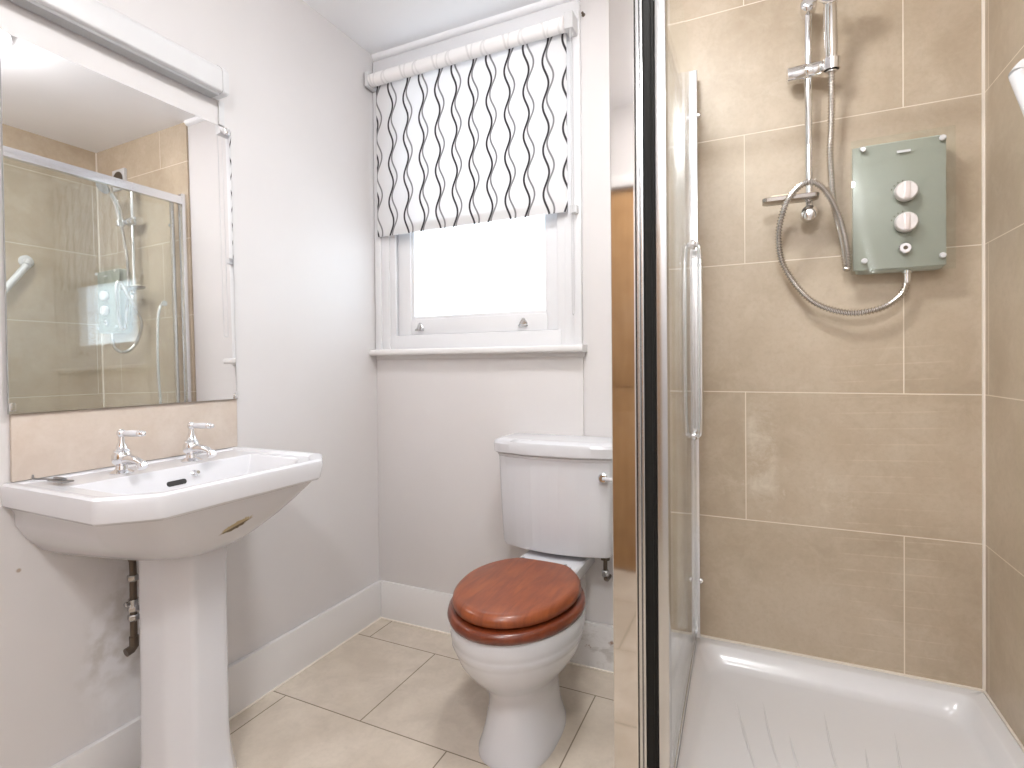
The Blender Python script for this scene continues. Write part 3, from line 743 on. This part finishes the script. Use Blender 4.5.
hose_pts = [(.190, 1.827, 1.966), (.191, 1.836, 1.90), (.190, 1.848, 1.80), (.188, 1.85, 1.74), (.193, 1.852, 1.63), (.203, 1.853, 1.555), (.219, 1.852, 1.47), (.231, 1.850, 1.41), (.2325, 1.838, 1.392), (.2325, 1.826, 1.405), (.226, 1.822, 1.45), (.211, 1.818, 1.525), (.194, 1.812, 1.575), (.172, 1.805, 1.617), (.150, 1.798, 1.640), (.128, 1.793, 1.646), (.096, 1.790, 1.630), (.066, 1.795, 1.585), (.049, 1.82, 1.50), (.066, 1.845, 1.411), (.134, 1.852, 1.309), (.225, 1.853, 1.265), (.311, 1.855, 1.272), (.362, 1.859, 1.308), (.377, 1.862, 1.345)]
def nearer(p, Y):
    k = Y / p[1]; return (p[0] * k, Y, 1.119 + (p[2] - 1.119) * k)
for q, Y in ((10, 1.815), (11, 1.803), (12, 1.790), (13, 1.778), (14, 1.770), (15, 1.767), (16, 1.766), (17, 1.768), (18, 1.80)):
    hose_pts[q] = nearer(hose_pts[q], Y)
for q in (7, 8, 9): hose_pts[q] = (hose_pts[q][0] - .004, hose_pts[q][1], hose_pts[q][2])
hcurve = resample(catmull(hose_pts, 14), .0022)
tag(MB().tube(hcurve, lambda i: (.0100, .0100, .0066, .0066)[i % 4], 10).build('shower_hose', simple('ribbed_chrome', (.62, .59, .56, 1), .24, 1), ang=20), 'ribbed chrome shower hose looping from hand shower to the unit', 'hose')

# ------------------------------------------------------------------ grab rail and extractor vent (seen in the mirror)
gr = thing('grab_rail', (XR, 1.6, 1.6), 'white grab rail slanting along the right tiled wall, mostly outside the frame', 'grab rail')
A_, B_ = Vector((XR - .055, 1.52, 1.735)), Vector((XR - .055, 1.25, 1.33))
MB().tube([A_, B_], .0165, 18).build('bar', M_PLASTIC, gr)
for p in (A_, B_):
    b = MB().tube(catmull([p, p + Vector((.02, (p - (A_+B_)/2).y * .12, (p - (A_+B_)/2).z * .12)), Vector((XR - .001, p.y + (p - (A_+B_)/2).y * .15, p.z + (p - (A_+B_)/2).z * .15))], 6), .0185, 18)
    q = Vector((XR - .001, p.y + (p - (A_+B_)/2).y * .15, p.z + (p - (A_+B_)/2).z * .15))
    b.lathe([(.034, 0), (.034, .006), (.024, .012)], q, (-1, 0, 0), 26)
    b.build('flange', M_PLASTIC, gr)
ev = thing('extractor_vent', (.322, YB, 2.28), 'square white extractor vent with dark round opening high on the tiled wall', 'vent')
MB().box(.262, .382, YB - .022, YB - .006, 2.22, 2.34, .005).build('cover', M_PLASTIC, ev)
MB().lathe([(.045, 0), (.045, .003), (.030, .006), (.012, .004)], (.322, YB - .0225, 2.28), (0, -1, 0), 28).build('opening', M_DARKMET, ev)

# ------------------------------------------------------------------ ceiling lamp and added fill light
def ceiling_light(LX, LY, power, label):
    cl = thing('ceiling_light', (LX, LY, ZC), label, 'light', 'round ceiling lights')
    MB().lathe([(.15, 0), (.15, .018), (.142, .022)], (LX, LY, ZC), (0, 0, -1), 40).build('base', M_PLASTIC, cl)
    MB().lathe([(.140, .022), (.138, .034), (.120, .052), (.085, .066), (.04, .073), (.004, .075)], (LX, LY, ZC), (0, 0, -1), 40).build('diffuser', emis('lit_diffuser', (.99, .995, 1.0, 1), power), cl)
ceiling_light(-.32, .98, LAMP_POWER * .74, 'round white ceiling light out of frame, nearer the mirror and basin')
ceiling_light(-.10, -.35, LAMP_POWER * 1.12, 'added fill light shaped as a round ceiling light, out of frame behind the camera')  # fill light added to brighten the room, built as a ceiling fitting
